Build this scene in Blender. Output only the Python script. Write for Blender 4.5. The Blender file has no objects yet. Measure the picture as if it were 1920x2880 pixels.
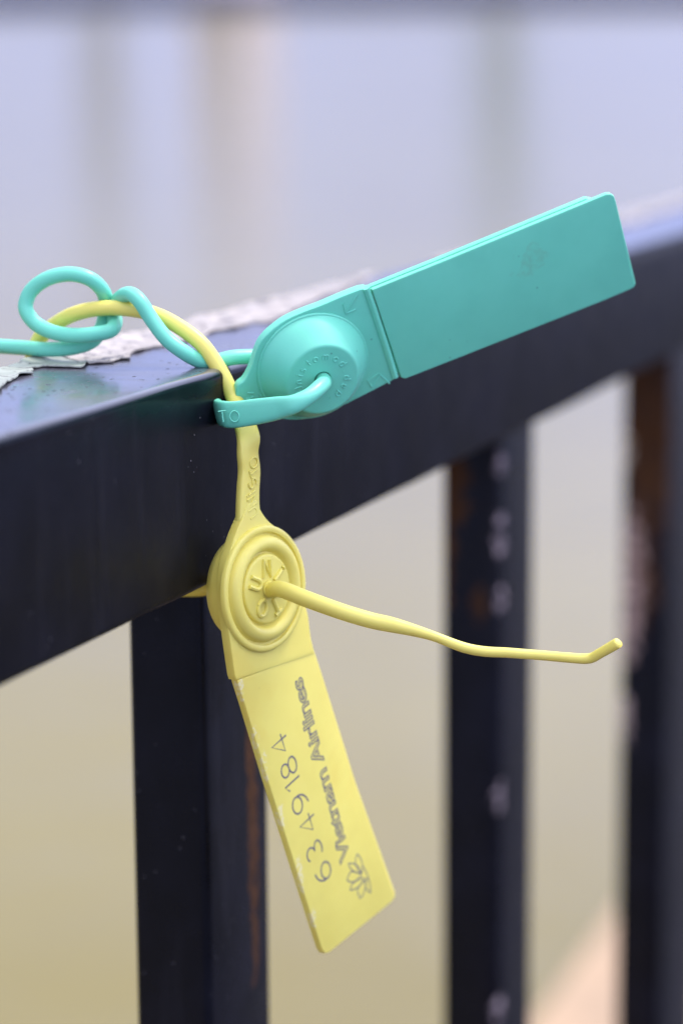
import bpy, bmesh, math, random
from mathutils import Vector, Matrix, noise
random.seed(7)
S = bpy.context.scene
COL = S.collection
rad = math.radians
MM = 0.001

# ------------------------------------------------------------------ camera
FPX, W_PX, H_PX = 7246.0, 1920.0, 2880.0          # focal length in pixels of the full photograph
YAW = rad(20.026)                                   # angle between the view and the rail

def cam_basis(pitch, roll, yaw):
    fw = Vector((math.cos(yaw), math.sin(yaw), 0)); rt = Vector((math.sin(yaw), -math.cos(yaw), 0)); up = Vector((0, 0, 1))
    F = fw*math.cos(pitch) - up*math.sin(pitch); U = fw*math.sin(pitch) + up*math.cos(pitch)
    R = rt*math.cos(roll) + U*math.sin(roll); U2 = -rt*math.sin(roll) + U*math.cos(roll)
    return R, U2, F

def cam_matrix(pitch, roll, yaw, pos):
    R, U, F = cam_basis(pitch, roll, yaw)
    m = Matrix((R, U, -F)).transposed().to_4x4()
    m.translation = pos
    return m

CF_POS = Vector((0.0, -0.23134, 0.07257))           # camera seen from the railing (origin on the rail's front top edge)
CF = cam_matrix(0.17617, -0.006692, YAW, CF_POS)
CAM_Z = 1.60                                        # above the water
CW = cam_matrix(math.atan(1500/FPX), -0.006692, YAW, Vector((0, -0.23134, CAM_Z)))
MF = CW @ CF.inverted()                             # railing frame -> world

cam_d = bpy.data.cameras.new('camera'); cam = bpy.data.objects.new('camera', cam_d); COL.objects.link(cam)
cam.matrix_world = CW
cam_d.sensor_fit = 'VERTICAL'; cam_d.sensor_height = 36; cam_d.sensor_width = 24
cam_d.lens = FPX/H_PX*36
cam_d.clip_start = 0.02; cam_d.clip_end = 5000
cam_d.dof.use_dof = True; cam_d.dof.focus_distance = 0.592; cam_d.dof.aperture_fstop = 7.0
S.camera = cam
S.render.resolution_x, S.render.resolution_y = 682, 1024

# ------------------------------------------------------------------ sky, sun, exposure
SUN_EL, SUN_AZ = rad(58), rad(-30)                  # azimuth: direction towards the sun, measured from +X to +Y
wd = bpy.data.worlds.new('World'); S.world = wd; wd.use_nodes = True
nt = wd.node_tree; bg = nt.nodes['Background']
sky = nt.nodes.new('ShaderNodeTexSky'); sky.sky_type = 'NISHITA'; sky.sun_disc = False
sky.sun_elevation = SUN_EL; sky.sun_rotation = math.pi/2 - SUN_AZ
sky.air_density = 1.0; sky.dust_density = 0.6; sky.ozone_density = 4.0
# overcast: a bright cloud layer (dimmer towards the horizon, soft lumps) over most of the clear sky
tc = nt.nodes.new('ShaderNodeTexCoord'); sx = nt.nodes.new('ShaderNodeSeparateXYZ'); nt.links.new(tc.outputs['Generated'], sx.inputs[0])
cr = nt.nodes.new('ShaderNodeValToRGB'); nt.links.new(sx.outputs['Z'], cr.inputs[0])
el = cr.color_ramp.elements
el[0].position = 0.0; el[0].color = (.95, 1.2, 3.0, 1)
el[1].position = 1.0; el[1].color = (4.9, 5.0, 5.5, 1)
e = el.new(.30); e.color = (2.75, 3.0, 4.6, 1)
cn = nt.nodes.new('ShaderNodeTexNoise'); cn.inputs['Scale'].default_value = 2.2; cn.inputs['Detail'].default_value = 5
nt.links.new(tc.outputs['Generated'], cn.inputs['Vector'])
mr = nt.nodes.new('ShaderNodeMapRange'); nt.links.new(cn.outputs['Fac'], mr.inputs[0])
for i, v in enumerate((.3, .7, .75, 1.25)): mr.inputs[i+1].default_value = v
cm = nt.nodes.new('ShaderNodeMix'); cm.data_type = 'RGBA'; cm.blend_type = 'MULTIPLY'; cm.inputs[0].default_value = 1
nt.links.new(cr.outputs[0], cm.inputs[6])
side = nt.nodes.new('ShaderNodeMapRange'); nt.links.new(sx.outputs['Y'], side.inputs[0])      # sky brightened behind the camera, added to light the seals
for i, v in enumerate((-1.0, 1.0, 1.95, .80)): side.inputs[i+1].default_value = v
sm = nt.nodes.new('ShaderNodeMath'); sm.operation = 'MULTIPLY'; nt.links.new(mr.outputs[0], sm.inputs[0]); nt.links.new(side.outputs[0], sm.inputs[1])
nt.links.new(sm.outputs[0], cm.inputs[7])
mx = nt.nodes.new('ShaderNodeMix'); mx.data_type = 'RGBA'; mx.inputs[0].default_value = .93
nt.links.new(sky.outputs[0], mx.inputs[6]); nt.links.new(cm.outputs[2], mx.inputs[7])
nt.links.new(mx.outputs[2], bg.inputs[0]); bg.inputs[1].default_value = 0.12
sd = bpy.data.lights.new('sun', 'SUN'); sun = bpy.data.objects.new('sun', sd); COL.objects.link(sun)
sd.energy = 1.2; sd.angle = rad(10); sd.color = (1.0, .95, .87)
to_sun = Vector((math.cos(SUN_EL)*math.cos(SUN_AZ), math.cos(SUN_EL)*math.sin(SUN_AZ), math.sin(SUN_EL)))
sun.rotation_euler = to_sun.to_track_quat('Z', 'Y').to_euler()
S.view_settings.view_transform = 'Standard'; S.view_settings.look = 'None'
S.view_settings.exposure = 1.5; S.view_settings.gamma = 1.0

# ------------------------------------------------------------------ helpers: pixels of the photograph -> points of the railing frame
Rf, Uf, Ff = cam_basis(0.17617, -0.006692, YAW)
def ray(px, py): return Rf*((px-960)/FPX) - Uf*((py-1440)/FPX) + Ff
def at(px, py, z): return CF_POS + ray(px, py)*(z*MM)         # z: distance in mm along the view axis
def on_plane(px, py, o, n):
    d = ray(px, py); return CF_POS + d*((o-CF_POS).dot(n)/d.dot(n))
def on_x(px, py, X): return on_plane(px, py, Vector((X*MM, 0, 0)), Vector((1, 0, 0)))
def on_top(px, py, h=0): return on_plane(px, py, Vector((0, 0, h*MM)), Vector((0, 0, 1)))

# ------------------------------------------------------------------ helpers: objects
def tag(o, label, cat=None, group=None, kind=None):
    if label: o['label'] = label
    if cat: o['category'] = cat
    if group: o['group'] = group
    if kind: o['kind'] = kind
    return o
def thing(name, label, cat, base=(0, 0, 0), frame=None):
    o = bpy.data.objects.new(name, None); COL.objects.link(o); o.empty_display_size = .01
    o.matrix_world = (frame or Matrix()) @ Matrix.Translation(base)
    o['base'] = list(base)
    return tag(o, label, cat)
def build(name, bm, m, parent=None, smooth=True, angle=40, base=None):
    if parent is not None:
        b = Vector(base if base is not None else parent.get('base', (0, 0, 0)))
        bmesh.ops.translate(bm, verts=bm.verts, vec=-b)
    bmesh.ops.recalc_face_normals(bm, faces=bm.faces)
    me = bpy.data.meshes.new(name); bm.to_mesh(me); bm.free()
    for p in me.polygons: p.use_smooth = smooth
    if smooth:
        me.set_sharp_from_angle(angle=rad(angle))
    o = bpy.data.objects.new(name, me); COL.objects.link(o)
    me.materials.append(m)
    if parent is not None:
        o.parent = parent
        o['base'] = list(Vector(base if base is not None else parent.get('base', (0, 0, 0))))
    return o

def catmull(P, n):
    out = []
    Q = [P[0]] + list(P) + [P[-1]]
    Q = [list(q) for q in Q]
    for i in range(1, len(Q)-2):
        for k in range(n):
            t = k/n; a, b, c, d = Q[i-1], Q[i], Q[i+1], Q[i+2]
            out.append([.5*((2*b[j]) + (-a[j]+c[j])*t + (2*a[j]-5*b[j]+4*c[j]-d[j])*t*t + (-a[j]+3*b[j]-3*c[j]+d[j])*t**3) for j in range(len(b))])
    out.append(Q[-2])
    return out

def sweep(bm, pts, seg=20, n=8, power=2.0, cap=True, seam=None):
    """pts: (point, width_mm, thickness_mm, side_vector or None, squareness)"""
    rows = []
    last = Vector((0, 0, 1))
    for p, w, t, s, q in pts:
        has = 0. if s is None else 1.
        if s is None: s = last
        last = s
        rows.append(list(p) + [w, t] + list(s) + [q, has])
    rows = catmull(rows, n)
    rings = []
    side = None
    for i, r in enumerate(rows):
        p = Vector(r[:3]); a = Vector(rows[max(i-1, 0)][:3]); b = Vector(rows[min(i+1, len(rows)-1)][:3])
        T = (b-a).normalized()
        s = Vector(r[5:8]) if (r[9] > .5 or side is None) else side
        s = s - T*s.dot(T)
        if s.length < 1e-4: s = T.orthogonal()
        s.normalize(); side = s
        u = T.cross(s)
        ring = []
        for k in range(seg):
            th = 2*math.pi*k/seg; c, sn = math.cos(th), math.sin(th); e = 2/r[8]
            x = math.copysign(abs(c)**e, c)*r[3]/2*MM; y = math.copysign(abs(sn)**e, sn)*r[4]/2*MM
            if k == seam: x *= 1.045; y *= 1.045       # mould seam
            ring.append(bm.verts.new(p + s*x + u*y))
        rings.append(ring)
    for A, B in zip(rings, rings[1:]):
        for k in range(seg):
            bm.faces.new((A[k], A[(k+1) % seg], B[(k+1) % seg], B[k]))
    if cap:
        bm.faces.new(rings[0][::-1]); bm.faces.new(rings[-1])
    return bm

def round_pts(P, d): return [(p, d, d, None, 2.0) for p in P]

def tube(bm, P, r_mm, seg=6, side=None, flat=1.0):
    """straight poly-line tube through points, ends closed"""
    rings = []
    for i, p in enumerate(P):
        T = (P[min(i+1, len(P)-1)] - P[max(i-1, 0)])
        if T.length < 1e-9: T = Vector((1, 0, 0))
        T.normalize()
        s = side - T*side.dot(T) if side else T.orthogonal()
        s.normalize(); u = T.cross(s)
        rings.append([bm.verts.new(p + (s*math.cos(2*math.pi*k/seg)*flat + u*math.sin(2*math.pi*k/seg))*r_mm*MM) for k in range(seg)])
    for A, B in zip(rings, rings[1:]):
        for k in range(seg): bm.faces.new((A[k], A[(k+1) % seg], B[(k+1) % seg], B[k]))
    bm.faces.new(rings[0][::-1]); bm.faces.new(rings[-1])

class Plane:
    """a flat tag: origin, long axis a, short axis b, normal c towards the viewer"""
    def __init__(s, o, u, v):
        s.o = o; s.a = u.normalized(); s.c = s.a.cross(v).normalized()
        if s.c.dot(Ff) > 0: s.c = -s.c
        s.b = (v - s.a*v.dot(s.a)).normalized()
    def px(s, x, y, h=0):
        p = on_plane(x, y, s.o + s.c*h*MM, s.c) - s.o
        return p.dot(s.a)/MM, p.dot(s.b)/MM
    def pt(s, a, b, h=0): return s.o + s.a*a*MM + s.b*b*MM + s.c*h*MM

def img_vec(dx, dy, dz):    # a vector given in photograph pixels (z into the picture), any length
    return Rf*dx - Uf*dy + Ff*dz

def slab(bm, P, outline, h0, h1, r=.35):
    """outline (a,b) mm extruded from h0 to h1 with rounded rims"""
    N = len(outline)
    area = sum(outline[i][0]*outline[(i+1) % N][1] - outline[(i+1) % N][0]*outline[i][1] for i in range(N))
    if area < 0: outline = outline[::-1]
    nor = []
    for i in range(N):
        ax, ay = outline[i-1]; bx, by = outline[i]; cx, cy = outline[(i+1) % N]
        d1 = Vector((bx-ax, by-ay)).normalized(); d2 = Vector((cx-bx, cy-by)).normalized()
        n1 = Vector((d1.y, -d1.x)); n2 = Vector((d2.y, -d2.x)); m = (n1+n2).normalized()
        nor.append(m/max(.5, m.dot(n1)))
    rings = []
    prof = [(r, h0), (r*.3, h0+r*.3), (0, h0+r), (0, h1-r), (r*.12, h1-r*.55), (r*.4, h1-r*.15), (r, h1)]
    for ins, h in prof:
        rings.append([bm.verts.new(P.pt(o[0]-n.x*ins, o[1]-n.y*ins, h)) for o, n in zip(outline, nor)])
    for A, B in zip(rings, rings[1:]):
        for k in range(N): bm.faces.new((A[k], A[(k+1) % N], B[(k+1) % N], B[k]))
    bm.faces.new(rings[0][::-1]); bm.faces.new(rings[-1])

def lathe(bm, P, ca, cb, prof, seg=72):
    rings = []
    for r, h in prof:
        if r < 1e-6: rings.append([bm.verts.new(P.pt(ca, cb, h))])
        else: rings.append([bm.verts.new(P.pt(ca+r*math.cos(2*math.pi*k/seg), cb+r*math.sin(2*math.pi*k/seg), h)) for k in range(seg)])
    for A, B in zip(rings, rings[1:]):
        for k in range(seg):
            if len(B) == 1: bm.faces.new((A[k], A[(k+1) % seg], B[0]))
            elif len(A) == 1: bm.faces.new((A[0], B[(k+1) % seg], B[k]))
            else: bm.faces.new((A[k], A[(k+1) % seg], B[(k+1) % seg], B[k]))

def smooth_outline(pts, n=5, closed=True):
    if not closed: return [tuple(p) for p in catmull(pts, n)]
    Q = pts[-2:] + pts + pts[:2]
    out = [tuple(p) for p in catmull(Q, n)]
    return out[2*n: -2*n]

def box(bm, lo, hi, bev=0):
    g = bmesh.ops.create_cube(bm, size=1)
    for v in g['verts']:
        v.co = Vector([(lo[i]+hi[i])/2 + v.co[i]*(hi[i]-lo[i]) for i in range(3)])
    if bev:
        es = list({e for v in g['verts'] for e in v.link_edges})
        bmesh.ops.bevel(bm, geom=es, offset=bev, segments=4, affect='EDGES', profile=.5)

# ------------------------------------------------------------------ helpers: materials
class Mat:
    def __init__(s, name, color=(.8, .8, .8), rough=.5, ior=1.5):
        s.m = bpy.data.materials.new(name); s.m.use_nodes = True
        s.t = s.m.node_tree; s.p = s.t.nodes['Principled BSDF']
        s.p.inputs['Base Color'].default_value = (*color, 1); s.p.inputs['Roughness'].default_value = rough
        s.p.inputs['IOR'].default_value = ior
        s.co = s.t.nodes.new('ShaderNodeTexCoord').outputs['Object']
        s.color = None; s.roughness = None; s.bump = None
    def link(s, a, b): s.t.links.new(a, b)
    def math(s, op, a, b=None, clamp=False):
        n = s.t.nodes.new('ShaderNodeMath'); n.operation = op; n.use_clamp = clamp
        for i, v in enumerate((a, b)):
            if v is None: continue
            if isinstance(v, (int, float)): n.inputs[i].default_value = v
            else: s.link(v, n.inputs[i])
        return n.outputs[0]
    def map(s, scale=(1, 1, 1), loc=(0, 0, 0)):
        n = s.t.nodes.new('ShaderNodeMapping'); n.inputs['Scale'].default_value = scale; n.inputs['Location'].default_value = loc
        s.link(s.co, n.inputs[0]); return n.outputs[0]
    def noise(s, scale, detail=4, rough=.55, vec=None, dist=0):
        n = s.t.nodes.new('ShaderNodeTexNoise'); n.inputs['Scale'].default_value = scale; n.inputs['Detail'].default_value = detail
        n.inputs['Roughness'].default_value = rough; n.inputs['Distortion'].default_value = dist
        s.link(vec if vec is not None else s.co, n.inputs['Vector']); return n.outputs['Fac']
    def voro(s, scale, vec=None, rnd=1):
        n = s.t.nodes.new('ShaderNodeTexVoronoi'); n.inputs['Scale'].default_value = scale; n.inputs['Randomness'].default_value = rnd
        s.link(vec if vec is not None else s.co, n.inputs['Vector']); return n.outputs['Distance']
    def ramp(s, f, a, b, lo=0., hi=1.):
        n = s.t.nodes.new('ShaderNodeMapRange'); n.clamp = True; n.interpolation_type = 'SMOOTHSTEP'
        s.link(f, n.inputs[0])
        for i, v in enumerate((a, b, lo, hi)): n.inputs[i+1].default_value = v
        return n.outputs[0]
    def mix(s, f, a, b):
        n = s.t.nodes.new('ShaderNodeMix'); n.data_type = 'RGBA'
        for sock, v in ((n.inputs[0], f), (n.inputs[6], a), (n.inputs[7], b)):
            if isinstance(v, (int, float)): sock.default_value = v
            elif isinstance(v, tuple): sock.default_value = (*v, 1)
            else: s.link(v, sock)
        return n.outputs[2]
    def mixf(s, f, a, b):
        return s.math('ADD', s.math('MULTIPLY', f, b) if not isinstance(b, (int, float)) or True else 0, s.math('MULTIPLY', s.math('SUBTRACT', 1, f), a))
    def blob(s, c, r, amount=.5, nscale=900):
        """a ragged patch of dirt/wear round the point c with radii r (metres, object space)"""
        mp = s.t.nodes.new('ShaderNodeMapping'); mp.vector_type = 'TEXTURE'
        mp.inputs['Location'].default_value = c; mp.inputs['Scale'].default_value = r
        s.link(s.co, mp.inputs[0])
        ln = s.t.nodes.new('ShaderNodeVectorMath'); ln.operation = 'LENGTH'; s.link(mp.outputs[0], ln.inputs[0])
        d = s.math('ADD', ln.outputs['Value'], s.math('MULTIPLY', s.math('SUBTRACT', s.noise(nscale), .5), amount*4))
        return s.ramp(d, .75, 1.05, 1, 0)
    def set(s, color=None, rough=None, bump=None, strength=.2, dist=.0002, sss=0, coat=0):
        if color is not None: s.link(color, s.p.inputs['Base Color'])
        if rough is not None: s.link(rough, s.p.inputs['Roughness'])
        if bump is not None:
            b = s.t.nodes.new('ShaderNodeBump'); b.inputs['Strength'].default_value = strength; b.inputs['Distance'].default_value = dist
            s.link(bump, b.inputs['Height']); s.link(b.outputs[0], s.p.inputs['Normal'])
        if sss:
            s.p.inputs['Subsurface Weight'].default_value = sss
            s.p.inputs['Subsurface Radius'].default_value = (.0012, .0010, .0008); s.p.inputs['Subsurface Scale'].default_value = 1
        if coat: s.p.inputs['Coat Weight'].default_value = coat
        return s.m

def plastic(name, c, dark, extra=None):
    M = Mat(name, c, .42, 1.48)
    col = M.mix(M.ramp(M.noise(70, 5), .35, .7), c, dark)
    if extra: col = extra(M, col)
    rough = M.ramp(M.noise(260, 4), .3, .7, .36, .5)
    bump = M.noise(2600, 3)
    return M.set(col, rough, bump, .10, .0001, sss=.25)

# ================================================================== THE PLACE
# ---- water
wm = Mat('lake_water', (.34, .30, .19), .17, 1.33)
wv = wm.noise(2.2, 4, .5, wm.map((1, 1, 1)))
wc = wm.mix(wm.ramp(wm.noise(.25, 4), .3, .7), (.170, .134, .032), (.195, .157, .040))
wm.set(wc, None, wv, .6, .03)
bm = bmesh.new()
vs = [bm.verts.new(p) for p in ((-400, -400, 0), (1500, -400, 0), (1500, 1500, 0), (-400, 1500, 0))]
bm.faces.new(vs)
water = build('water', bm, wm.m, smooth=False); tag(water, 'muddy tan lake water reflecting a pale sky', kind='structure')

# ---- quay under and before the railing (rail frame is a degree or two off level; the quay is level)
RAIL_Z = CAM_Z - .0726
LEDGE_Z = RAIL_Z - .92
lm = Mat('pale_stone', (.5, .4, .3), .75)
lc = lm.mix(lm.ramp(lm.noise(14, 6), .3, .7), (.43, .29, .18), (.36, .25, .16))
lm.set(lc, None, lm.noise(180, 5), .4, .002)
bm = bmesh.new(); box(bm, (-1.5, -.02, -.25), (7, .405, LEDGE_Z), .008)
ledge = build('quay_ledge', bm, lm.m); tag(ledge, 'pale stone quay ledge under the railing', kind='structure')
gm = Mat('grey_paving', (.2, .19, .19), .8)
gm.set(gm.mix(gm.ramp(gm.noise(9, 6), .35, .65), (.022, .021, .028), (.035, .033, .042)), None, gm.noise(220, 4), .4, .002)
bm = bmesh.new(); box(bm, (-6, -9, -.3), (12, -.022, LEDGE_Z-.03))
pave = build('paving', bm, gm.m, smooth=False); tag(pave, 'grey paving before the railing', kind='structure')

# ---- far shore
DIR = Vector((math.cos(YAW), math.sin(YAW), 0)); SIDE = Vector((math.sin(YAW), -math.cos(YAW), 0))
def shore(px, dist, z=0):       # a point on the far shore, px: where it stands across the picture
    return Vector((0, -.23, 0)) + DIR*dist + SIDE*((px-960)/FPX*dist) + Vector((0, 0, z))
D0 = 140.0
bk = Mat('far_shore_earth', (.07, .075, .085), .9)
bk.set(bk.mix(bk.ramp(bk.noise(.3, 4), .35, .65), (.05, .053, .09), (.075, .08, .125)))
bm = bmesh.new()
prof = [(0, -.5), (0, .9), (2, 1.3), (120, 2.5), (120, -.5)]
ringA = [bm.verts.new(shore(-4500, D0+d, z)) for d, z in prof]; ringB = [bm.verts.new(shore(6500, D0+d, z)) for d, z in prof]
for k in range(5): bm.faces.new((ringA[k], ringA[(k+1) % 5], ringB[(k+1) % 5], ringB[k]))
bm.faces.new(ringA); bm.faces.new(ringB[::-1])
bank = build('far_bank', bm, bk.m, smooth=False); tag(bank, 'dark far bank of the lake', kind='structure')

leafm = Mat('leaf_mass', (.05, .075, .05), .8)
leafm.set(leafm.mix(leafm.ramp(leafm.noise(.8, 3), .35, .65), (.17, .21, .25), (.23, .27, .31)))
teal = Mat('bluish_leaf_mass', (.05, .11, .10), .8)
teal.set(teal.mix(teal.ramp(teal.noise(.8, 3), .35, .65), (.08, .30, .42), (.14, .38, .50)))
barkm = Mat('bark', (.08, .06, .05), .9); barkm.set(barkm.mix(barkm.noise(6), (.06, .045, .035), (.11, .09, .07)))
def shore_tree(px, dist, h, w, m, label):
    p = shore(px, dist, 1.2); t = thing('shore_tree', label, 'tree', p)
    t['group'] = 'trees on the far shore'
    bm = bmesh.new(); sweep(bm, [(p+Vector((0, 0, -.3)), 500, 500, None, 2), (p+Vector((.1, 0, h*.3)), 380, 380, None, 2), (p+Vector((-.1, .1, h*.75)), 160, 160, None, 2)], 10, 4)
    for k in range(5):
        a = k*1.3; q = p+Vector((0, 0, h*(.3+.08*k)))
        sweep(bm, [(q, 200, 200, None, 2), (q+Vector((math.cos(a)*w*.25, math.sin(a)*w*.25, h*.18)), 90, 90, None, 2)], 8, 3)
    build('trunk', bm, barkm.m, t)
    bm = bmesh.new(); rn = random.Random(int(px))
    cl = [(rn.gauss(0, .24)*w, rn.gauss(0, .24)*w, h*rn.uniform(.28, .95), rn.uniform(.10, .2)*w) for _ in range(26)]
    for _ in range(5200):
        c = rn.choice(cl); d = Vector((rn.gauss(0, 1), rn.gauss(0, 1), rn.gauss(0, 1))).normalized()*c[3]*rn.uniform(.6, 1.15)
        q = p+Vector((c[0], c[1], c[2]))+d
        u = Vector((rn.gauss(0, 1), rn.gauss(0, 1), rn.gauss(0, 1))).normalized(); v = u.orthogonal().normalized(); sz = rn.uniform(.12, .26)
        bm.faces.new([bm.verts.new(q+u*sz), bm.verts.new(q+v*sz*.6), bm.verts.new(q-u*sz), bm.verts.new(q-v*sz*.6)])
    build('crown', bm, m, t, smooth=False)
shore_tree(318, D0+5, 12, 3.4, leafm.m, 'dark green tree on the far bank at the left')
shore_tree(1410, D0+5, 13, 4.4, teal.m, 'bluish green tree on the far bank at the right')
hm = Mat('cream_render', (.62, .5, .38), .8); hm.set(hm.mix(hm.noise(.6), (.68, .57, .58), (.74, .63, .64)))
rm = Mat('roof_tile', (.22, .09, .06), .8); rm.set(rm.mix(rm.noise(3), (.18, .08, .05), (.26, .12, .08)))
gm2 = Mat('window_glass', (.03, .035, .04), .1)
hp = shore(655, D0+8, 1.3)
house = thing('shore_house', 'narrow cream house on the far bank left of centre', 'house', hp)
bm = bmesh.new(); box(bm, hp+Vector((-1.5, -1.6, -.4)), hp+Vector((4, 1.6, 9.0))); build('wall', bm, hm.m, house, smooth=False)
bm = bmesh.new()
r0 = [bm.verts.new(hp+Vector(q)) for q in ((-1.9, -2, 9.0), (4.4, -2, 9.0), (4.4, 2, 9.0), (-1.9, 2, 9.0), (-1.9, 0, 10.6), (4.4, 0, 10.6))]
for f in ((0, 1, 5, 4), (3, 4, 5, 2), (0, 4, 3), (1, 2, 5), (0, 3, 2, 1)): bm.faces.new([r0[i] for i in f])
build('roof', bm, rm.m, house, smooth=False)
for k in range(3):
    for yy in (-.75, .75):
        bm = bmesh.new(); box(bm, hp+Vector((-1.54, yy-.35, 1+2.7*k)), hp+Vector((-1.49, yy+.35, 2.4+2.7*k))); build('window', bm, gm2.m, house, smooth=False)

# ================================================================== THE RAILING
def paint(name, extra=None, rough=(.13, .24), face=0):
    M = Mat(name, (.008, .008, .014), .12, 1.6)
    big = M.ramp(M.noise(38, 4), .35, .7)
    speck = M.ramp(M.voro(420, M.map((.6, 1, 0))), .14, .22, 1, 0)
    speck = M.math('MULTIPLY', speck, M.ramp(M.noise(60, 2), .42, .55))
    sz0 = M.t.nodes.new('ShaderNodeSeparateXYZ'); M.link(M.co, sz0.inputs[0])
    speck = M.math('MULTIPLY', speck, M.ramp(sz0.outputs['Z'], -.0008, -.0003, 0, 1) if face else 0.)      # only on the top
    dust = M.ramp(M.voro(300, M.map((1, 0, 1) if face else (1, 1, 1))), .04, .075, 1, 0)
    dust = M.math('MULTIPLY', dust, M.ramp(M.noise(45, 2, .5, M.map(loc=(3, 1, 2))), .5, .56))
    col = M.mix(big, (.002, .002, .0042), (.0045, .0045, .009))
    col = M.mix(M.math('MULTIPLY', dust, .5), col, (.3, .28, .3))
    r = M.math('ADD', M.ramp(M.noise(75, 4), .3, .7, *rough), M.math('MULTIPLY', speck, .5))
    drip = M.ramp(M.noise(1, 5, .6, M.map((90, 90, 12))), .52, .75)
    col = M.mix(M.math('MULTIPLY', drip, .35), col, (.020, .019, .024)); r = M.math('ADD', r, M.math('MULTIPLY', drip, .12))
    if face:      # the upright faces are weathered duller than the rubbed top
        sx = M.t.nodes.new('ShaderNodeSeparateXYZ'); M.link(M.co, sx.inputs[0])
        r = M.math('ADD', r, M.ramp(sx.outputs['Z'], -.0015, -.0085, 0, face))
        M.link(M.math('MULTIPLY', M.ramp(sx.outputs['Z'], -.0002, -.0012, 1, .06), M.math('SUBTRACT', 1, M.math('MULTIPLY', speck, .8))), M.p.inputs['Specular IOR Level'])
        col = M.mix(M.ramp(sx.outputs['Z'], -.0006, -.0001, 0, 1), col, M.mix(speck, M.mix(M.noise(140, 5), (.04, .04, .055), (.095, .092, .125)), (.004, .004, .004)))   # pale lavender painted on top, standing in for reflected sky
    else: M.p.inputs['Specular IOR Level'].default_value = .11
    if extra: col, r = extra(M, col, r)
    bump = M.math('ADD', M.math('MULTIPLY', M.noise(420, 2), .35), M.math('MULTIPLY', M.noise(40, 2), 2.5))
    return M.set(col, r, bump, .25, .0001)

railing = thing('metal_railing', 'black painted metal railing with peeling pale paint along its top', 'railing', (0, 0, 0), MF)
W, H, RC = .05, .05, .0021
X0, X1 = -.35, 4.6
# top rail: rounded square tube, slightly uneven
bm = bmesh.new()
sec = []
for (cy, cz, a0) in ((RC, -RC, 180), (W-RC, -RC, 90), (W-RC, -H+RC, 0), (RC, -H+RC, -90)):
    for k in range(7):
        a = rad(a0 - 90*k/6)
        sec.append((cy+RC*math.cos(a), cz+RC*math.sin(a)))
xs = [X0 + (X1-X0)*i/260 for i in range(261)]
rings = []
for x in xs:
    ring = []
    for y, z in sec:
        nz = noise.noise(Vector((x*22, y*20, z*20)))*.00022
        ring.append(bm.verts.new((x, y + nz, z + (noise.noise(Vector((x*30, 5, z*10)))*.00025 if z < -.04 else nz*.6))))
    rings.append(ring)
for A, B in zip(rings, rings[1:]):
    n = len(A)
    for k in range(n): bm.faces.new((A[k], A[(k+1) % n], B[(k+1) % n], B[k]))
bm.faces.new(rings[0][::-1]); bm.faces.new(rings[-1])
top_rail = build('top_rail', bm, paint('black_gloss_paint', face=.22), railing, angle=60)

# peeling sheet of old pale paint on the back half of the rail top
pm = Mat('peeling_paint', (.7, .66, .64), .6)
pc = pm.mix(pm.ramp(pm.noise(150, 6), .3, .6), (.50, .44, .40), (.31, .27, .25))
pc = pm.mix(pm.ramp(pm.noise(260, 6, .65), .52, .66), pc, (.17, .15, .16))
pc = pm.mix(pm.ramp(pm.noise(90, 6, .7, pm.map((.5, 1.6, 1))), .58, .64), pc, (.04, .035, .045))
def cracks(M, c, sc, w, dark):
    vn = M.t.nodes.new('ShaderNodeTexVoronoi'); vn.feature = 'DISTANCE_TO_EDGE'; vn.inputs['Scale'].default_value = sc
    dn_ = M.t.nodes.new('ShaderNodeTexNoise'); dn_.inputs['Scale'].default_value = 240; dn_.inputs['Detail'].default_value = 4; M.link(M.co, dn_.inputs['Vector'])
    mv = M.t.nodes.new('ShaderNodeVectorMath'); mv.operation = 'MULTIPLY_ADD'; M.link(dn_.outputs['Color'], mv.inputs[0]); mv.inputs[1].default_value = (.006, .006, 0); M.link(M.co, mv.inputs[2])
    M.link(mv.outputs[0], vn.inputs['Vector'])
    k = M.math('MULTIPLY', M.ramp(vn.outputs['Distance'], w*.4, w, 1, 0), M.ramp(M.noise(110, 2), .42, .55))
    return M.mix(k, c, dark)
pc = cracks(pm, pc, 190, .055, (.05, .042, .05))
pm.set(pc, pm.ramp(pm.noise(120), .3, .7, .45, .75), pm.noise(500, 4), .4, .0003)
gl = Mat('peeling_paint_flake', (.5, .55, .5), .5)
gc = gl.mix(gl.ramp(gl.noise(160, 6), .35, .7), (.33, .35, .30), (.25, .27, .225))
gc = gl.mix(gl.ramp(gl.noise(260, 4), .66, .72), gc, (.10, .08, .07))
gc = cracks(gl, gc, 150, .04, (.07, .06, .055))
gl.set(gc, None, gl.noise(500, 4), .3, .0003)

def densify(P, step, amp, seed):
    out = []
    for a, b in zip(P, P[1:]):
        n = max(1, int((b-a).length/step))
        for k in range(n):
            p = a.lerp(b, k/n)
            nn = lambda f, sd: noise.noise(Vector((p.x*f, p.y*f, sd)))
            out.append(p + Vector((nn(900, seed)*amp, nn(900, seed+9)*amp + nn(230, seed+4)*amp*3.2 + nn(2100, seed+6)*amp*.7, 0)))
    out.append(P[-1]); return out

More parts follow.
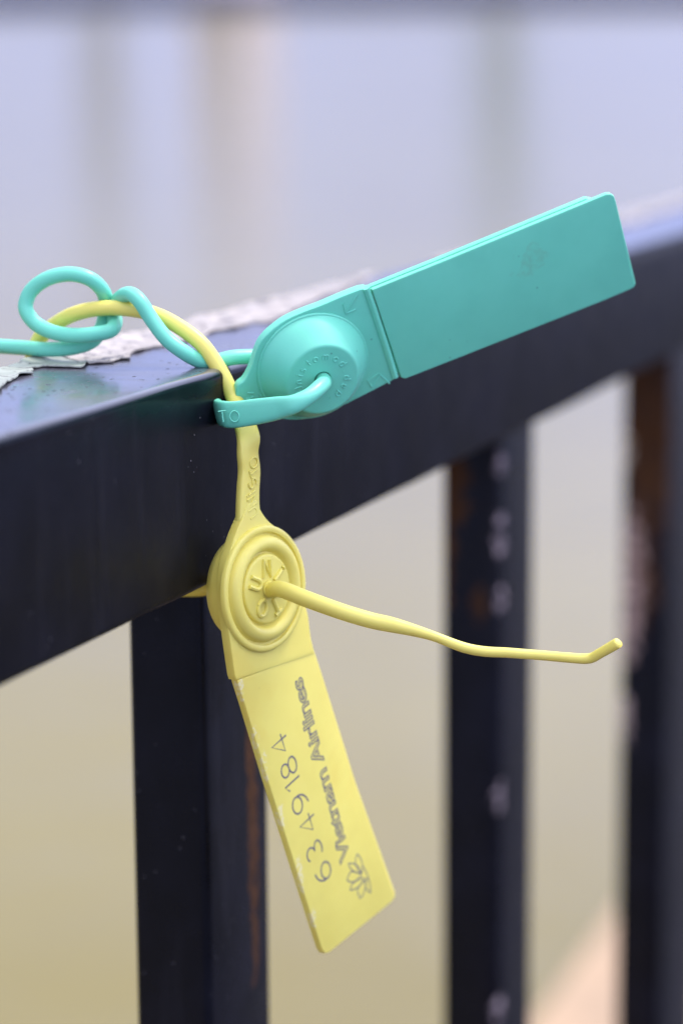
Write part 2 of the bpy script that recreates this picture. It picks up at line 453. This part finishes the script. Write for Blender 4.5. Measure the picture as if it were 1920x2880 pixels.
def flake(name, front, back, m, lift_f, lift_b, base=.00025, thick=.0003, label=None):
    """front/back: poly-lines on the rail top (same X order); the rims curl up"""
    bm = bmesh.new(); NS = 16
    N = len(front); rows = []
    def along(P, t):
        L = [0]
        for a, b in zip(P, P[1:]): L.append(L[-1]+(b-a).length)
        q = t*L[-1]
        for i in range(len(P)-1):
            if q <= L[i+1]: return P[i].lerp(P[i+1], (q-L[i])/max(1e-9, L[i+1]-L[i]))
        return P[-1]
    x0, x1 = front[0].x, front[-1].x
    for p in front:
        q = along(back, (p.x-x0)/(x1-x0))
        row = []
        for k in range(NS):
            t = k/(NS-1); c = p.lerp(Vector((q.x, q.y, 0)), t)
            lf = lift_f(p)*max(0, 1-t*(p-q).length/.006)**2; lb = lift_b(q)*max(0, 1-(1-t)*(p-q).length/.009)**2
            z = base + lf + lb + abs(noise.noise(Vector((c.x*120, c.y*120, 3))))*.0004 + abs(noise.noise(Vector((c.x*330, c.y*330, 7))))*.00022
            row.append(Vector((c.x, c.y, z)))
        rows.append(row)
    T = [[bm.verts.new(v) for v in r] for r in rows]; B = [[bm.verts.new(v - Vector((0, 0, thick))) for v in r] for r in rows]
    for i in range(N-1):
        for k in range(NS-1):
            bm.faces.new((T[i][k], T[i+1][k], T[i+1][k+1], T[i][k+1])); bm.faces.new((B[i][k+1], B[i+1][k+1], B[i+1][k], B[i][k]))
        bm.faces.new((T[i][0], B[i][0], B[i+1][0], T[i+1][0])); bm.faces.new((T[i][-1], T[i+1][-1], B[i+1][-1], B[i][-1]))
    for k in range(NS-1):
        bm.faces.new((T[0][k], T[0][k+1], B[0][k+1], B[0][k])); bm.faces.new((T[-1][k], B[-1][k], B[-1][k+1], T[-1][k+1]))
    o = build(name, bm, m, top_rail, angle=50, base=(0, 0, 0))
    if label: o['label'] = label
    return o

def mono(P):
    out = [P[0]]
    for p in P[1:]:
        if p.x > out[-1].x + 2e-5: out.append(p)
        else: out.append(Vector((out[-1].x + 2e-5, p.y, p.z)))
    return out
def lift(seed, lo, hi, f=130): return lambda p: lo + (hi-lo)*max(0, min(1, .5+1.3*noise.noise(Vector((p.x*f, seed, 0)))))
# main pale sheet (to the right of the crack)
F1 = [(252, 1026), (269, 1025), (318, 1023), (339, 1015), (363, 1013), (367, 1000), (388, 990), (428, 982), (461, 976), (520, 962), (583, 941), (606, 933), (663, 926), (709, 910), (725, 913), (767, 907), (800, 890), (850, 868), (893, 846), (930, 832), (965, 824), (1000, 803), (1030, 790)]
B1 = [(150, 998), (172, 1001), (196, 992), (230, 975), (262, 960), (292, 948), (316, 944), (330, 950), (420, 925), (560, 893), (800, 838), (893, 818)]
f1 = mono(densify([on_top(*p) for p in F1], .0007, .00022, 1))
b1 = [Vector((.5650, .0478, 0)), Vector((.5668, .0497, 0))] + [Vector((.5668+.024*i, .0496+.0004*noise.noise(Vector((i*1.7, 0, 1))), 0)) for i in range(1, 11)]
flake('peeling_paint', f1, b1, pm.m, lift(2, .0000, .0005), lift(5, .0001, .0011, 60))
# nearer flake under the green cord, grey with the cord's green reflection painted in, curled up at its front rim
F2 = [(-160, 1150), (-90, 1128), (-40, 1118), (0, 1100), (16, 1085), (41, 1069), (65, 1058), (94, 1055), (90, 1040), (118, 1034), (139, 1037), (163, 1036), (184, 1040), (212, 1043), (241, 1034), (246, 1024)]
f2 = mono(densify([on_top(*p) for p in F2], .0007, .00020, 4))
b2 = [Vector((f2[0].x+.002, .0495, 0)), Vector((.530, .0497, 0)), Vector((.552, .0497, 0)), Vector((.5595, .0492, 0)), Vector((.5622, .0475, 0))]
flake('peeling_paint', f2, b2, gl.m, lift(3, .0001, .0007), lambda p: .0009 if p.x > .548 else .0001, label='grey curled paint flake, green reflection of the cord painted in')
# far ragged patches
F3 = [Vector((.86+.03*i, .034+.010*noise.noise(Vector((i*.7, 2, 0))), 0)) for i in range(40)]
f3 = mono(densify(F3, .004, .002, 8))
flake('peeling_paint', f3, [Vector((.86, .0495, 0)), Vector((2.1, .0495, 0))], pm.m, lift(2, 0, .0009, 50), lift(5, .0001, .0001))

# balusters: 40 x 18.6 mm tubes, each with its own rust and chips
PX1, PITCH, BW, BD, BY = .5777, .2600, .0420, .0212, .0157
RUST = (.16, .045, .012); CHIP = (.45, .36, .36)
def wear(rust, chips, seed):
    def f(M, col, r):
        for c, rr in rust:
            b = M.blob(c, rr, .5, 120)
            b = M.math('MULTIPLY', b, M.ramp(M.noise(170, 5), .25, .55))
            col = M.mix(b, col, M.mix(M.noise(300), (.020, .009, .005), (.085, .034, .011))); r = M.math('ADD', r, M.math('MULTIPLY', b, .6))
        for c, rr, cc in chips:
            b = M.math('MULTIPLY', M.blob(c, rr, .6, 260), M.ramp(M.noise(330, 5, .6), .38, .55))
            col = M.mix(b, col, cc); r = M.math('ADD', r, M.math('MULTIPLY', b, .5))
        return col, r
    return f
def edge_at(px, py, X, Y):   # height on a vertical edge from a picture row
    d = ray(px, py); t = (Y-CF_POS.y)/d.y; return (CF_POS+d*t).z
K = {}
x1 = PX1+PITCH; x2 = PX1+2*PITCH
K[0] = wear([((PX1+.030, BY, -.12), (.0045, .004, .05))], [((PX1+BW, BY, -.105), (.0012, .002, .004), (.4, .3, .28))], 0)
def pe(y, X): return edge_at(0, y, X, BY)  # dummy
def hz(px, py, Y=BY):
    d = ray(px, py); t = (Y-CF_POS.y)/d.y; return CF_POS + d*t
c2 = []
for (yy, hgt) in ((1308, 45), (1460, 22), (1535, 60), (1690, 45), (2245, 55), (2840, 45)):
    d = ray(1405, yy); t = (x1-CF_POS.x)/d.x; p = CF_POS+d*t
    c2.append(((x1+.001, BY+.0005, p.z), (.0035, .0022, hgt/7246*.85*.85), (.34, .27, .28)))
def hx(px, py, X):
    d = ray(px, py); t = (X-CF_POS.x)/d.x; return CF_POS+d*t
p = hx(1265, 1480, x1)
K[1] = wear([((x1, BY+BD-.001, p.z), (.003, .0045, .03)), ((x1, BY+BD-.004, hx(1275, 1360, x1).z), (.003, .008, .016)), ((x1, BY+.008, hx(1330, 1690, x1).z), (.003, .003, .008))], c2, 1)
pa = hx(1820, 1100, x2); pb = hx(1800, 1600, x2)
K[2] = wear([((x2, BY+.010, pa.z), (.004, .016, .040)), ((x2, BY+.008, hx(1820, 1350, x2).z), (.004, .013, .035)), ((x2, BY+.012, hx(1820, 1600, x2).z), (.004, .008, .03))],
            [((x2, BY+BD-.004, hx(1800, 1620, x2).z), (.004, .006, .028), (.40, .28, .24)), ((x2, BY+BD-.001, hx(1785, 1270, x2).z), (.003, .003, .009), (.42, .33, .24)),
             ((x2, BY+BD-.002, hx(1790, 2030, x2).z), (.003, .003, .012), (.40, .30, .27)), ((x2, BY+BD-.003, hx(1800, 1790, x2).z), (.003, .004, .014), (.40, .28, .24))], 2)
plain = paint('black_gloss_paint_baluster', rough=(.2, .35))
LOW = -.80
for k in range(-2, 8):
    X = PX1 + k*PITCH
    bm = bmesh.new(); box(bm, (X, BY, LOW-.001), (X+(.078 if k == 2 else BW), BY+BD, -H+.001), .0022)
    # rust grows along the pipes: slightly uneven faces
    m = paint('black_paint_baluster_worn', K[k], rough=(.22, .38)) if k in K else plain
    build('baluster', bm, m, railing, angle=60)
bm = bmesh.new(); box(bm, (X0, .002, LOW-.045), (X1, .048, LOW), .003)
build('bottom_rail', bm, plain, railing)
for X in (-.30, 2.1, 4.5):
    bm = bmesh.new(); box(bm, (X, .008, -.935-.05), (X+.034, .042, LOW-.043), .002)
    build('foot', bm, plain, railing)

# ================================================================== YELLOW SEAL
def specks(M, col, c, f=230, amt=.6):
    v = M.ramp(M.voro(f), .035, .07, 1, 0)
    v = M.math('MULTIPLY', v, M.ramp(M.noise(60, 2, .5, M.map(loc=(7, 3, 1))), .50, .60))
    return M.mix(M.math('MULTIPLY', v, amt), col, c)
def yellow_extra(M, col):
    col = specks(M, col, (.25, .17, .04))
    st = M.ramp(M.noise(55, 3, .5, M.map(loc=(.3, .1, .7))), .55, .72)
    return M.mix(M.math('MULTIPLY', st, .30), col, (.70, .50, .07))
YEL = plastic('yellow_plastic', (.77, .67, .145), (.73, .625, .13), yellow_extra)
YP = Plane(at(738, 1655, 603), img_vec(210, 732, 311), img_vec(205, -165, 250))
yseal = thing('yellow_security_seal', 'yellow plastic numbered pull-tight tag hanging below the rail with a loose tail', 'security seal', at(738, 1655, 603), MF)

# tag plate with shoulder and neck
yo = [(697, 1415), (685, 1448), (673, 1476), (662, 1502), (650, 1540), (638, 1580), (631, 1625), (630, 1670), (634, 1715), (641, 1765), (649, 1825), (657, 1880), (660, 1900)]
yr = [(720, 1405), (731, 1432), (744, 1453), (757, 1468), (775, 1482), (800, 1498), (821, 1524), (837, 1560), (847, 1605), (853, 1660), (859, 1705), (866, 1735), (872, 1786), (880, 1822)]
L = smooth_outline([YP.px(*p) for p in yo], 3, False); R_ = smooth_outline([YP.px(*p) for p in yr], 3, False)
low_r = [(884, 1830), (906, 1897), (1000, 2200), (1104, 2492), (1110, 2508), (1111, 2519), (1106, 2532), (1098, 2540)]
low_l = [(940, 2668), (926, 2679), (914, 2682), (906, 2670), (830, 2435), (752, 2190), (690, 1985), (671, 1926), (667, 1912)]
bm = bmesh.new()
def scuffed(M, col):
    col = yellow_extra(M, col)
    for x, y, l in ((676, 1945, 5), (720, 2090, 3.5), (745, 2180, 6), (790, 2310, 4), (845, 2480, 7), (880, 2590, 3.5)):
        b = M.blob(tuple(YP.pt(*YP.px(x, y), -.25) - YP.o), (.0013, .0013, .0011*l), .5, 700)
        b = M.math('MULTIPLY', b, M.ramp(M.noise(900, 3), .4, .55))
        col = M.mix(M.math('MULTIPLY', b, .5), col, (.78, .72, .50))
    return col
YEL2 = plastic('yellow_plastic_scuffed', (.77, .67, .145), (.73, .625, .13), scuffed)
outl = [YP.px(*p) for p in ((882, 1834), *low_r)] + [YP.px(*p) for p in low_l]
slab(bm, YP, outl, -2.0, .02, .3)
yplate = build('tag_plate', bm, YEL2, yseal)
# slightly raised upper body round the housing: a second, thicker layer behind
bm = bmesh.new()
ub = R_ + [YP.px(p[0], p[1]) for p in ((884, 1838),)] + [YP.px(p[0], p[1]) for p in ((664, 1912),)] + L[::-1]
cx_ = sum(p[0] for p in ub)/len(ub); cy_ = sum(p[1] for p in ub)/len(ub)
slab(bm, YP, ub, -2.4, .16, .3)
o = build('lock_body', bm, YEL, yseal)
# lock housing: ring, groove, rolled rim, centre disc; drum at the back
ca, cb = YP.px(738, 1655)
prof = [(14.9, -.1), (14.85, .8), (14.6, 1.1), (14.2, 1.22), (13.6, 1.2), (13.35, 1.05), (13.25, .4), (12.7, .34), (12.55, .5), (12.4, 1.1), (12.05, 1.75), (11.5, 2.2), (10.8, 2.42), (10.1, 2.35), (9.5, 1.95), (9.15, 1.4), (8.95, .8), (8.7, .55), (8.35, .6), (8.25, 1.2), (8.1, 1.5), (7.85, 1.62), (7.5, 1.66), (1.95, 1.66), (1.9, 1.4), (1.9, .2), (0, .2)]
bm = bmesh.new(); lathe(bm, YP, ca, cb, prof)
lathe(bm, YP, ca, cb, [(13.4, -2.2), (13.3, -4.2), (12.9, -5.2), (12.0, -6.9), (11.4, -7.4), (10.5, -7.6), (0, -7.6)])
yhouse = build('lock_housing', bm, YEL, yseal, angle=38)

# stroke letters -----------------------------------------------------
def arc(cx, cy, rx, ry, a0, a1, n=12): return [(cx+rx*math.cos(rad(a0+(a1-a0)*k/n)), cy+ry*math.sin(rad(a0+(a1-a0)*k/n))) for k in range(n+1)]
G = {
 'U': [[(0, 1), (0, .38)] + arc(.33, .36, .33, .36, 180, 360) + [(.66, 1)]],
 'N': [[(0, 0), (0, 1), (.68, 0), (.68, 1)]],
 'I': [[(.1, 0), (.1, .86)], [(.1, 1.06), (.1, 1.12)]],
 'S': [arc(.3, .74, .3, .26, 40, 270, 10) + arc(.3, .25, .32, .25, 90, -140, 10)],
 'T': [[(0, 1), (.7, 1)], [(.35, 1), (.35, 0)]],
 'O': [arc(.42, .5, .42, .5, 0, 360, 20)],
 '6': [[(.62, 1.0)] + arc(.62, .42, .58, .56, 95, 190, 8) + arc(.40, .31, .37, .31, 175, 535, 20)],
 '3': [arc(.34, .73, .30, .27, 140, -90, 12), arc(.34, .23, .36, .24, 90, -140, 12)],
 '4': [[(.56, 0), (.56, 1), (0, .30), (.80, .30)]],
 '9': [[(.16, 0)] + arc(.16, .58, .58, .56, -85, 10, 8) + arc(.38, .69, .37, .31, -5, 355, 20)],
 '1': [[(.05, .78), (.34, 1), (.34, 0)]],
 '8': [arc(.37, .75, .29, .25, 0, 360, 18), arc(.37, .25, .36, .25, 0, 360, 18)],
 'n': [[(0, 0), (0, .65)], [(0, .4)] + arc(.24, .4, .24, .25, 180, 0, 8) + [(.48, 0)]],
 'i': [[(.05, 0), (.05, .62)], [(.05, .85), (.05, .92)]],
 's': [arc(.2, .48, .2, .17, 40, 270, 8) + arc(.2, .16, .21, .16, 90, -140, 8)],
 't': [[(.2, .95), (.2, .15), (.32, .02)], [(0, .62), (.4, .62)]],
 'o': [arc(.3, .32, .3, .32, 0, 360, 16)],
 'm': [[(0, 0), (0, .65)], [(0, .42)] + arc(.2, .42, .2, .22, 180, 0, 6) + [(.4, 0)], [(.4, .42)] + arc(.6, .42, .2, .22, 180, 0, 6) + [(.8, 0)]],
 'd': [arc(.28, .32, .28, .32, 0, 360, 16), [(.56, 0), (.56, 1)]],
 'e': [[(0, .34), (.56, .34)] + arc(.28, .32, .28, .32, 5, 310, 12)],
 'p': [arc(.28, .32, .28, .32, 0, 360, 16), [(0, .65), (0, -.35)]],
 '.': [[(.05, .0), (.05, .08)]],
}
def glyph(bm, P, ch, a0, b0, A, B, size, h, r, flat=1.0, warp=None):
    """draw one stroke letter: origin (a0,b0) mm on plane P, A = text direction, B = up direction (2D)"""
    for st in G[ch]:
        pts = []
        for gx, gy in st:
            a = a0 + (A[0]*gx + B[0]*gy)*size; b = b0 + (A[1]*gx + B[1]*gy)*size
            pts.append(P.pt(a, b, h))
        tube2(bm, pts, r, P.c, flat)
def tube2(bm, pts, r, nrm, flat):
    """stroke: tube flattened along the plane's normal"""
    rings = []; seg = 8
    for i, p in enumerate(pts):
        T = pts[min(i+1, len(pts)-1)] - pts[max(i-1, 0)]
        if T.length < 1e-9: continue
        T.normalize(); s = T.cross(nrm).normalized()
        rings.append([bm.verts.new(p + s*math.cos(2*math.pi*k/seg)*r*MM + nrm*math.sin(2*math.pi*k/seg)*r*MM*flat) for k in range(seg)])
    for Aa, Bb in zip(rings, rings[1:]):
        for k in range(seg): bm.faces.new((Aa[k], Aa[(k+1) % seg], Bb[(k+1) % seg], Bb[k]))
    bm.faces.new(rings[0][::-1]); bm.faces.new(rings[-1])
def unit(a): 
    l = math.hypot(*a); return (a[0]/l, a[1]/l)

# raised UNISTO on the neck, reading upwards
bm = bmesh.new()
for ch, (x, y) in zip('UNISTO', ((723, 1444), (721, 1414), (717, 1383), (723, 1361), (727, 1330), (727, 1306))):
    a, b = YP.px(x, y); glyph(bm, YP, ch, a, b, (-1, 0), (0, -1), 2.8, .08, .26, .9)
build('raised_lettering', bm, YEL, yseal)
# raised letters round the centre of the lock
bm = bmesh.new()
for ch, ang in (('U', 138), ('N', 72), ('I', 16), ('S', -32), ('T', -82), ('O', -140)):
    # angle measured in the tag's own plane with "right" = +b and "up" = -a
    rd = (-math.sin(rad(ang)), math.cos(rad(ang))); td = (rd[1], -rd[0])
    sz = 3.9; w = {'U': .66, 'N': .68, 'I': .2, 'S': .6, 'T': .7, 'O': .84}[ch]*sz*.9
    o_ = (ca + rd[0]*2.9, cb + rd[1]*2.9)
    glyph(bm, YP, ch, o_[0]-td[0]*w/2, o_[1]-td[1]*w/2, (td[0]*.9, td[1]*.9), rd, sz, 1.7, .56, 1.2)
build('raised_lettering', bm, YEL, yhouse)
# printed number and name
INK = Mat('grey_print', (.12, .105, .13), .5).m
def inv(cx, cy): return (600+cx*.40404, 1850+cy*.40404)     # from the close-up crop to the photograph
bm = bmesh.new()
for ch, (cx, cy) in zip('6349184', ((828, 1505), (765, 1352), (722, 1168), (668, 1020), (612, 868), (590, 775), (530, 620))):
    a, b = YP.px(*inv(cx, cy)); glyph(bm, YP, ch, a, b, (-1, 0), (0, -1), 5.8, .03, .23, .12)
build('printed_number', bm, INK, yplate)
# outlined airline name (hollow letters)
def outlined_text(P, txt, start, end, xheight, r, name, parent, m):
    cu = bpy.data.curves.new(name, 'FONT'); cu.body = txt; cu.fill_mode = 'NONE'; cu.bevel_depth = .025; cu.bevel_resolution = 1; cu.resolution_u = 5
    cu.space_character = .92
    to = bpy.data.objects.new('text_source', cu); COL.objects.link(to)
    bpy.context.view_layer.update()
    me = bpy.data.meshes.new_from_object(to.evaluated_get(bpy.context.evaluated_depsgraph_get()))
    bpy.data.objects.remove(to); bpy.data.curves.remove(cu)
    xs_ = [v.co.x for v in me.vertices]; x0, x1_ = min(xs_), max(xs_)
    a0, b0 = start; a1, b1_ = end
    L_ = math.hypot(a1-a0, b1_-b0); A = ((a1-a0)/L_, (b1_-b0)/L_); B = (A[1], -A[0])
    if B[1] > 0: B = (-B[0], -B[1])
    k = L_/(x1_-x0)
    bm = bmesh.new(); bm.from_mesh(me); bpy.data.meshes.remove(me)
    for v in bm.verts:
        x = (v.co.x-x0)*k; y = v.co.y*xheight; h = .02 + v.co.z*1.0
        v.co = P.pt(a0+A[0]*x+B[0]*y, b0+A[1]*x+B[1]*y, h)
    return build(name, bm, m, parent)
outlined_text(YP, 'Vietnam Airlines', YP.px(*inv(952, 1385)), YP.px(*inv(612, 125)), 6.0, .1, 'printed_name', yplate, INK)
# lotus emblem
petals = [[(1000, 1365), (1022, 1395), (1036, 1445), (1030, 1500), (995, 1455), (988, 1410), (1000, 1365)],
          [(938, 1432), (985, 1436), (1015, 1465), (1030, 1502), (985, 1490), (955, 1468), (938, 1432)],
          [(928, 1548), (945, 1505), (965, 1488), (1025, 1506), (1000, 1545), (962, 1562), (928, 1548)],
          [(950, 1618), (962, 1580), (990, 1555), (1045, 1530), (1018, 1585), (985, 1610), (950, 1618)],
          [(1020, 1676), (1003, 1630), (1012, 1595), (1055, 1545), (1058, 1590), (1045, 1640), (1020, 1676)],
          [(1093, 1637), (1065, 1612), (1055, 1570), (1062, 1535), (1085, 1560), (1093, 1637)],
          [(1085, 1560), (1066, 1500), (1036, 1445)]]
bm = bmesh.new()
for pt in petals:
    tube2(bm, [YP.pt(*YP.px(*inv(*q)), .02) for q in smooth_outline(pt, 3, False)], .15, YP.c, .12)
build('printed_emblem', bm, INK, yplate)

# strap: from the neck over the rail, down behind, under it and out through the lock
vN = YP.b; 
def P3(X, Y, Z): return Vector((X, Y, Z))*MM
def nk(x, y): return YP.pt(*YP.px(x, y), -1.15)
vM = (Rf*.9 + vN*.6).normalized()
sp = [(nk(709, 1490), 8.6, 2.1, vN, 5), (nk(708, 1455), 7.6, 2.2, vN, 5), (nk(707, 1420), 7.0, 2.3, vN, 4.5), (nk(708, 1375), 6.7, 2.3, vN, 4.5), (nk(711, 1325), 6.6, 2.3, vN, 4.2), (nk(707, 1275), 6.3, 2.4, vN, 3.8), (at(698, 1230, 598.8), 5.7, 2.5, (vN*.8+Rf*.4).normalized(), 3.2),
      (at(687, 1190, 600.6), 5.0, 2.8, (vN*.5+Rf*.7).normalized(), 2.8), (at(672, 1150, 603.3), 4.2, 3.4, (vN*.3+Rf*.8).normalized(), 2.3)]
for x, y, X in ((655, 1115, 556), (631, 1065, 556), (604, 1018, 556), (567, 968, 556), (513, 925, 556.3), (452, 891, 556.5), (390, 873, 556.5), (320, 866, 556.5), (255, 871, 556.5), (195, 889, 557), (145, 921, 558.5), (108, 960, 559.5)):
    sp.append((on_x(x, y, X), 3.7, 3.7, None, 2.0))
for p in ((560, 53.2, -4), (560, 54, -20), (560, 53.5, -45), (560, 49, -53.5), (561, 30, -55), (562, 12, -55)):
    sp.append((P3(*p), 3.7, 3.7, None, 2.0))
sp.append((YP.pt(ca, cb, -14), 3.7, 3.7, None, 2.0)); sp.append((YP.pt(ca, cb, -6), 3.7, 3.7, None, 2.0))
sp.append((YP.pt(ca, cb, 2.2), 3.8, 3.8, None, 2.0))
bm = bmesh.new(); sweep(bm, sp, 24, 8, seam=7)
build('strap', bm, YEL, yseal, angle=60)
# tail
tl = [(YP.pt(ca, cb, 0), 3.7), (YP.pt(ca+.35, cb+.1, 2.6), 3.75), (at(790, 1657, 597.5), 3.9), (at(860, 1684, 594), 3.9), (at(960, 1720, 592), 3.8), (at(1040, 1744, 592), 3.75), (at(1100, 1757, 592), 3.6), (at(1160, 1772, 592), 2.9), (at(1220, 1790, 592), 2.3), (at(1300, 1820, 592), 2.4), (at(1360, 1832, 592), 2.4), (at(1430, 1836, 592), 2.35), (at(1520, 1843, 592), 2.3), (at(1600, 1850, 591), 2.35), (at(1655, 1852, 590), 2.4), (at(1690, 1835, 588), 2.4), (at(1730, 1812, 585.6), 2.55), (at(1736, 1808, 585.2), 2.3), (at(1739, 1806, 585), 1.6), (at(1740.5, 1805, 584.9), .6)]
bm = bmesh.new(); sweep(bm, [(p, d, d, None, 2.0) for p, d in tl], 18, 7)
build('tail', bm, YEL, yseal, angle=60)

# ================================================================== GREEN SEAL
GP = Plane(at(878, 1030, 606), img_vec(690, -265, 113), img_vec(70, 258, 177))
def green_extra(M, col):
    col = specks(M, col, (.03, .12, .10))
    b = M.blob(tuple(on_plane(1492, 732, GP.o, GP.c) - at(878, 1030, 606)), (.0034, .0045, .0052), .8, 300)
    return M.mix(M.math('MULTIPLY', b, M.ramp(M.noise(900, 4), .3, .75, .02, .26)), col, (.17, .26, .15))
GRN = plastic('green_plastic', (.155, .61, .435), (.14, .57, .405), green_extra)
gseal = thing('green_security_seal', 'mint green plastic tag tilted up above the rail, its cord knotted round a yellow strap', 'security seal', at(878, 1030, 606), MF)
# panel (front face), fold line, body
pn = [(1046, 815), (1128, 1063), (1140, 1066), (1300, 1003), (1500, 924), (1700, 845), (1770, 815), (1782, 808), (1787, 798), (1784, 785), (1755, 665), (1731, 566), (1726, 552), (1716, 545), (1704, 546), (1500, 630), (1250, 733)]
bm = bmesh.new(); slab(bm, GP, [GP.px(*p) for p in pn], -1.35, .0, .35)
gpan = build('tag_plate', bm, GRN, gseal)
# rear leaf of the panel, behind a fine groove
rl = [(1046, 815), (1128, 1063), (1140, 1066), (1300, 1003), (1500, 924), (1640, 868), (1560, 612), (1250, 733)]
rl = [(1046, 815), (1128, 1060), (1140, 1062), (1300, 999), (1500, 920), (1700, 841), (1724, 820), (1700, 700), (1672, 568), (1655, 566), (1500, 630), (1250, 733)]
bm = bmesh.new(); slab(bm, GP, [GP.px(*p) for p in rl], -3.3, -1.75, .3)
core = [(GP.px(*p)[0], GP.px(*p)[1]) for p in rl]
mx = sum(p[0] for p in core)/len(core); my = sum(p[1] for p in core)/len(core)
slab(bm, GP, [(mx+(a-mx)*.975, my+(b-my)*.93) for a, b in core], -2.2, -1.0, .05)
build('tag_backing', bm, GRN, gseal)
# fold ridge
bm = bmesh.new()
tube2(bm, [GP.pt(*GP.px(*p), -.75) for p in ((1030, 812), (1050, 868), (1090, 990), (1112, 1063))], 1.0, GP.c, 1.15)
build('fold_ridge', bm, GRN, gseal)
gb = [(1032, 812), (1014, 815), (960, 836), (904, 860), (858, 877), (805, 901), (763, 932), (735, 962), (720, 995), (712, 1022), (702, 1048), (688, 1072), (668, 1092), (668, 1145), (690, 1150), (712, 1150), (740, 1165), (790, 1180), (850, 1182), (905, 1170), (950, 1150), (985, 1133), (1050, 1100), (1108, 1070), (1116, 1064)]
bm = bmesh.new()
gbo = smooth_outline([GP.px(*p) for p in gb[1:-1]], 3, False)
slab(bm, GP, [GP.px(*gb[0])] + gbo + [GP.px(*gb[-1])], -2.9, -.25, .35)
gbody = build('lock_body', bm, GRN, gseal)
ga, gb_ = GP.px(880, 1030)
ha, hb = GP.px(925, 1066, 7.5)
prof = [(13.7, -.4), (13.7, .12), (13.5, .3), (13.2, .34), (13.1, .45), (12.75, 1.3), (12.2, 2.4), (11.3, 3.9), (10.2, 5.4), (9.2, 6.8), (8.95, 7.1), (8.75, 7.25), (8.45, 7.35), (8.2, 7.36), (2.15, 7.35), (2.0, 7.2), (2.0, 4.0), (0, 4.0)]
bm = bmesh.new(); lathe(bm, GP, ga, gb_, prof, 80)
ghouse = build('lock_housing', bm, GRN, gseal, angle=28)
# raised small letters round the lock face
bm = bmesh.new()
txt = 'oUnistomod.dep.'
angs = [203, 183, 163, 147, 131, 112, 94, 70, 44, 22, 2, -17, -39, -62, -84]
for ch, ang in zip(txt, angs):
    rd = (math.cos(rad(ang)), -math.sin(rad(ang)))          # a to the right, b downwards
    td = (math.sin(rad(ang)), math.cos(rad(ang)))
    sz = 1.75; w = {'m': .8, '.': .1, 'i': .1, 't': .4}.get(ch, .55)*sz
    glyph(bm, GP, ch, ga+rd[0]*5.2-td[0]*w/2, gb_+rd[1]*5.2-td[1]*w/2, td, rd, sz, 7.36, .19, .9)
build('raised_lettering', bm, GRN, ghouse)
# raised arrows on the body
def cv(cx, cy): return (560+cx*.38265, 760+cy*.38265)
for lns in ((((1062, 250), (1078, 322), (1150, 292)), ((1080, 318), (1165, 182))), (((1270, 862), (1242, 815), (1318, 760)), ((1275, 860), (1330, 770), (1400, 835))), (((345, 945), (375, 950), (405, 930)), ((355, 905), (405, 905)))):
    bm = bmesh.new()
    for ln in lns: tube2(bm, [GP.pt(*GP.px(*cv(*q)), -.22) for q in ln], .22, GP.c, .8)
    build('raised_arrow', bm, GRN, gbody)

# strap: flat band from the body, bent round the yellow strap, then a round cord through the lock
dn = (-Uf*1.0 + Rf*.10).normalized()
dq = (-Uf*1.0 + Rf*.22).normalized()
bs = [(GP.pt(*GP.px(722, 1100), -1.5), 7.0, 2.2, GP.b, 3.5), (at(690, 1118, 607.5), 6.4, 2.2, GP.b, 3.5), (at(655, 1138, 609.5), 6.2, 2.0, dq, 3.5), (at(629, 1150, 607), 6.1, 2.0, dq, 3.5), (at(615, 1158, 601), 6.1, 2.0, dq, 3.5),
      (at(628, 1164, 596), 6.1, 2.1, dq, 3.5), (at(660, 1166, 594), 6.2, 2.2, dn, 3.5), (at(720, 1158, 592), 6.0, 2.3, dn, 3.2), (at(780, 1148, 590), 5.4, 2.6, dn, 2.8), (at(825, 1137, 588.5), 4.4, 3.2, dn, 2.3), (at(868, 1115, 590), 3.8, 3.7, None, 2.0)]
bs += [(at(900, 1088, 594), 3.7, 3.7, None, 2.0), (GP.pt(ga, gb_, 8.2), 3.6, 3.6, None, 2.0), (GP.pt(ga, gb_, 4), 3.5, 3.5, None, 2.0), (GP.pt(ga, gb_, -4), 3.5, 3.5, None, 2.0), (at(830, 1010, 614), 3.6, 3.6, None, 2.0), (at(770, 1004, 613), 3.6, 3.6, None, 2.0)]
for x, y, z in ((715, 1003, 612), (655, 1006, 609.5), (600, 1018, 608.5)):
    bs.append((at(x, y, z), 3.6, 3.6, None, 2.0))
for x, y, X in ((560, 1014, 555.5), (515, 989, 552.2), (469, 953, 551.6), (428, 900, 551.8), (396, 850, 552), (372, 829, 553.5), (350, 830, 556.5), (330, 850, 560), (322, 880, 561), (324, 908, 558), (310, 930, 554),
                (258, 941, 552), (204, 943, 551.6), (153, 935, 551.6), (105, 913, 551.6), (77, 880, 551.6), (74, 850, 552), (92, 814, 552.5), (136, 783, 553), (196, 771, 554), (252, 784, 555.5), (288, 816, 558), (300, 855, 560.4), (296, 890, 561), (285, 925, 559.5), (258, 960, 556.5), (204, 978, 555.5), (140, 983, 555.3), (77, 979, 555), (0, 974, 555), (-120, 968, 555), (-300, 985, 556), (-420, 1040, 558)):
    bs.append((on_x(x, y, X), 3.6, 3.6, None, 2.0))
bm = bmesh.new(); sweep(bm, bs, 24, 8, seam=7)
build('strap', bm, GRN, gseal, angle=60)
# the end of the raised maker's word on the flat band
bm = bmesh.new()
BPl = Plane(at(660, 1166, 592.7), img_vec(60, -8, -2), dn)
for ch, (x, y) in (('T', (618, 1188)), ('O', (649, 1188))):
    a, b = BPl.px(x, y); glyph(bm, BPl, ch, a, b, (1, 0), (0, -1), 2.5, .40, .15, .9)
build('raised_lettering', bm, GRN, gseal)

for o in S.objects:
    if 'base' in o: del o['base']
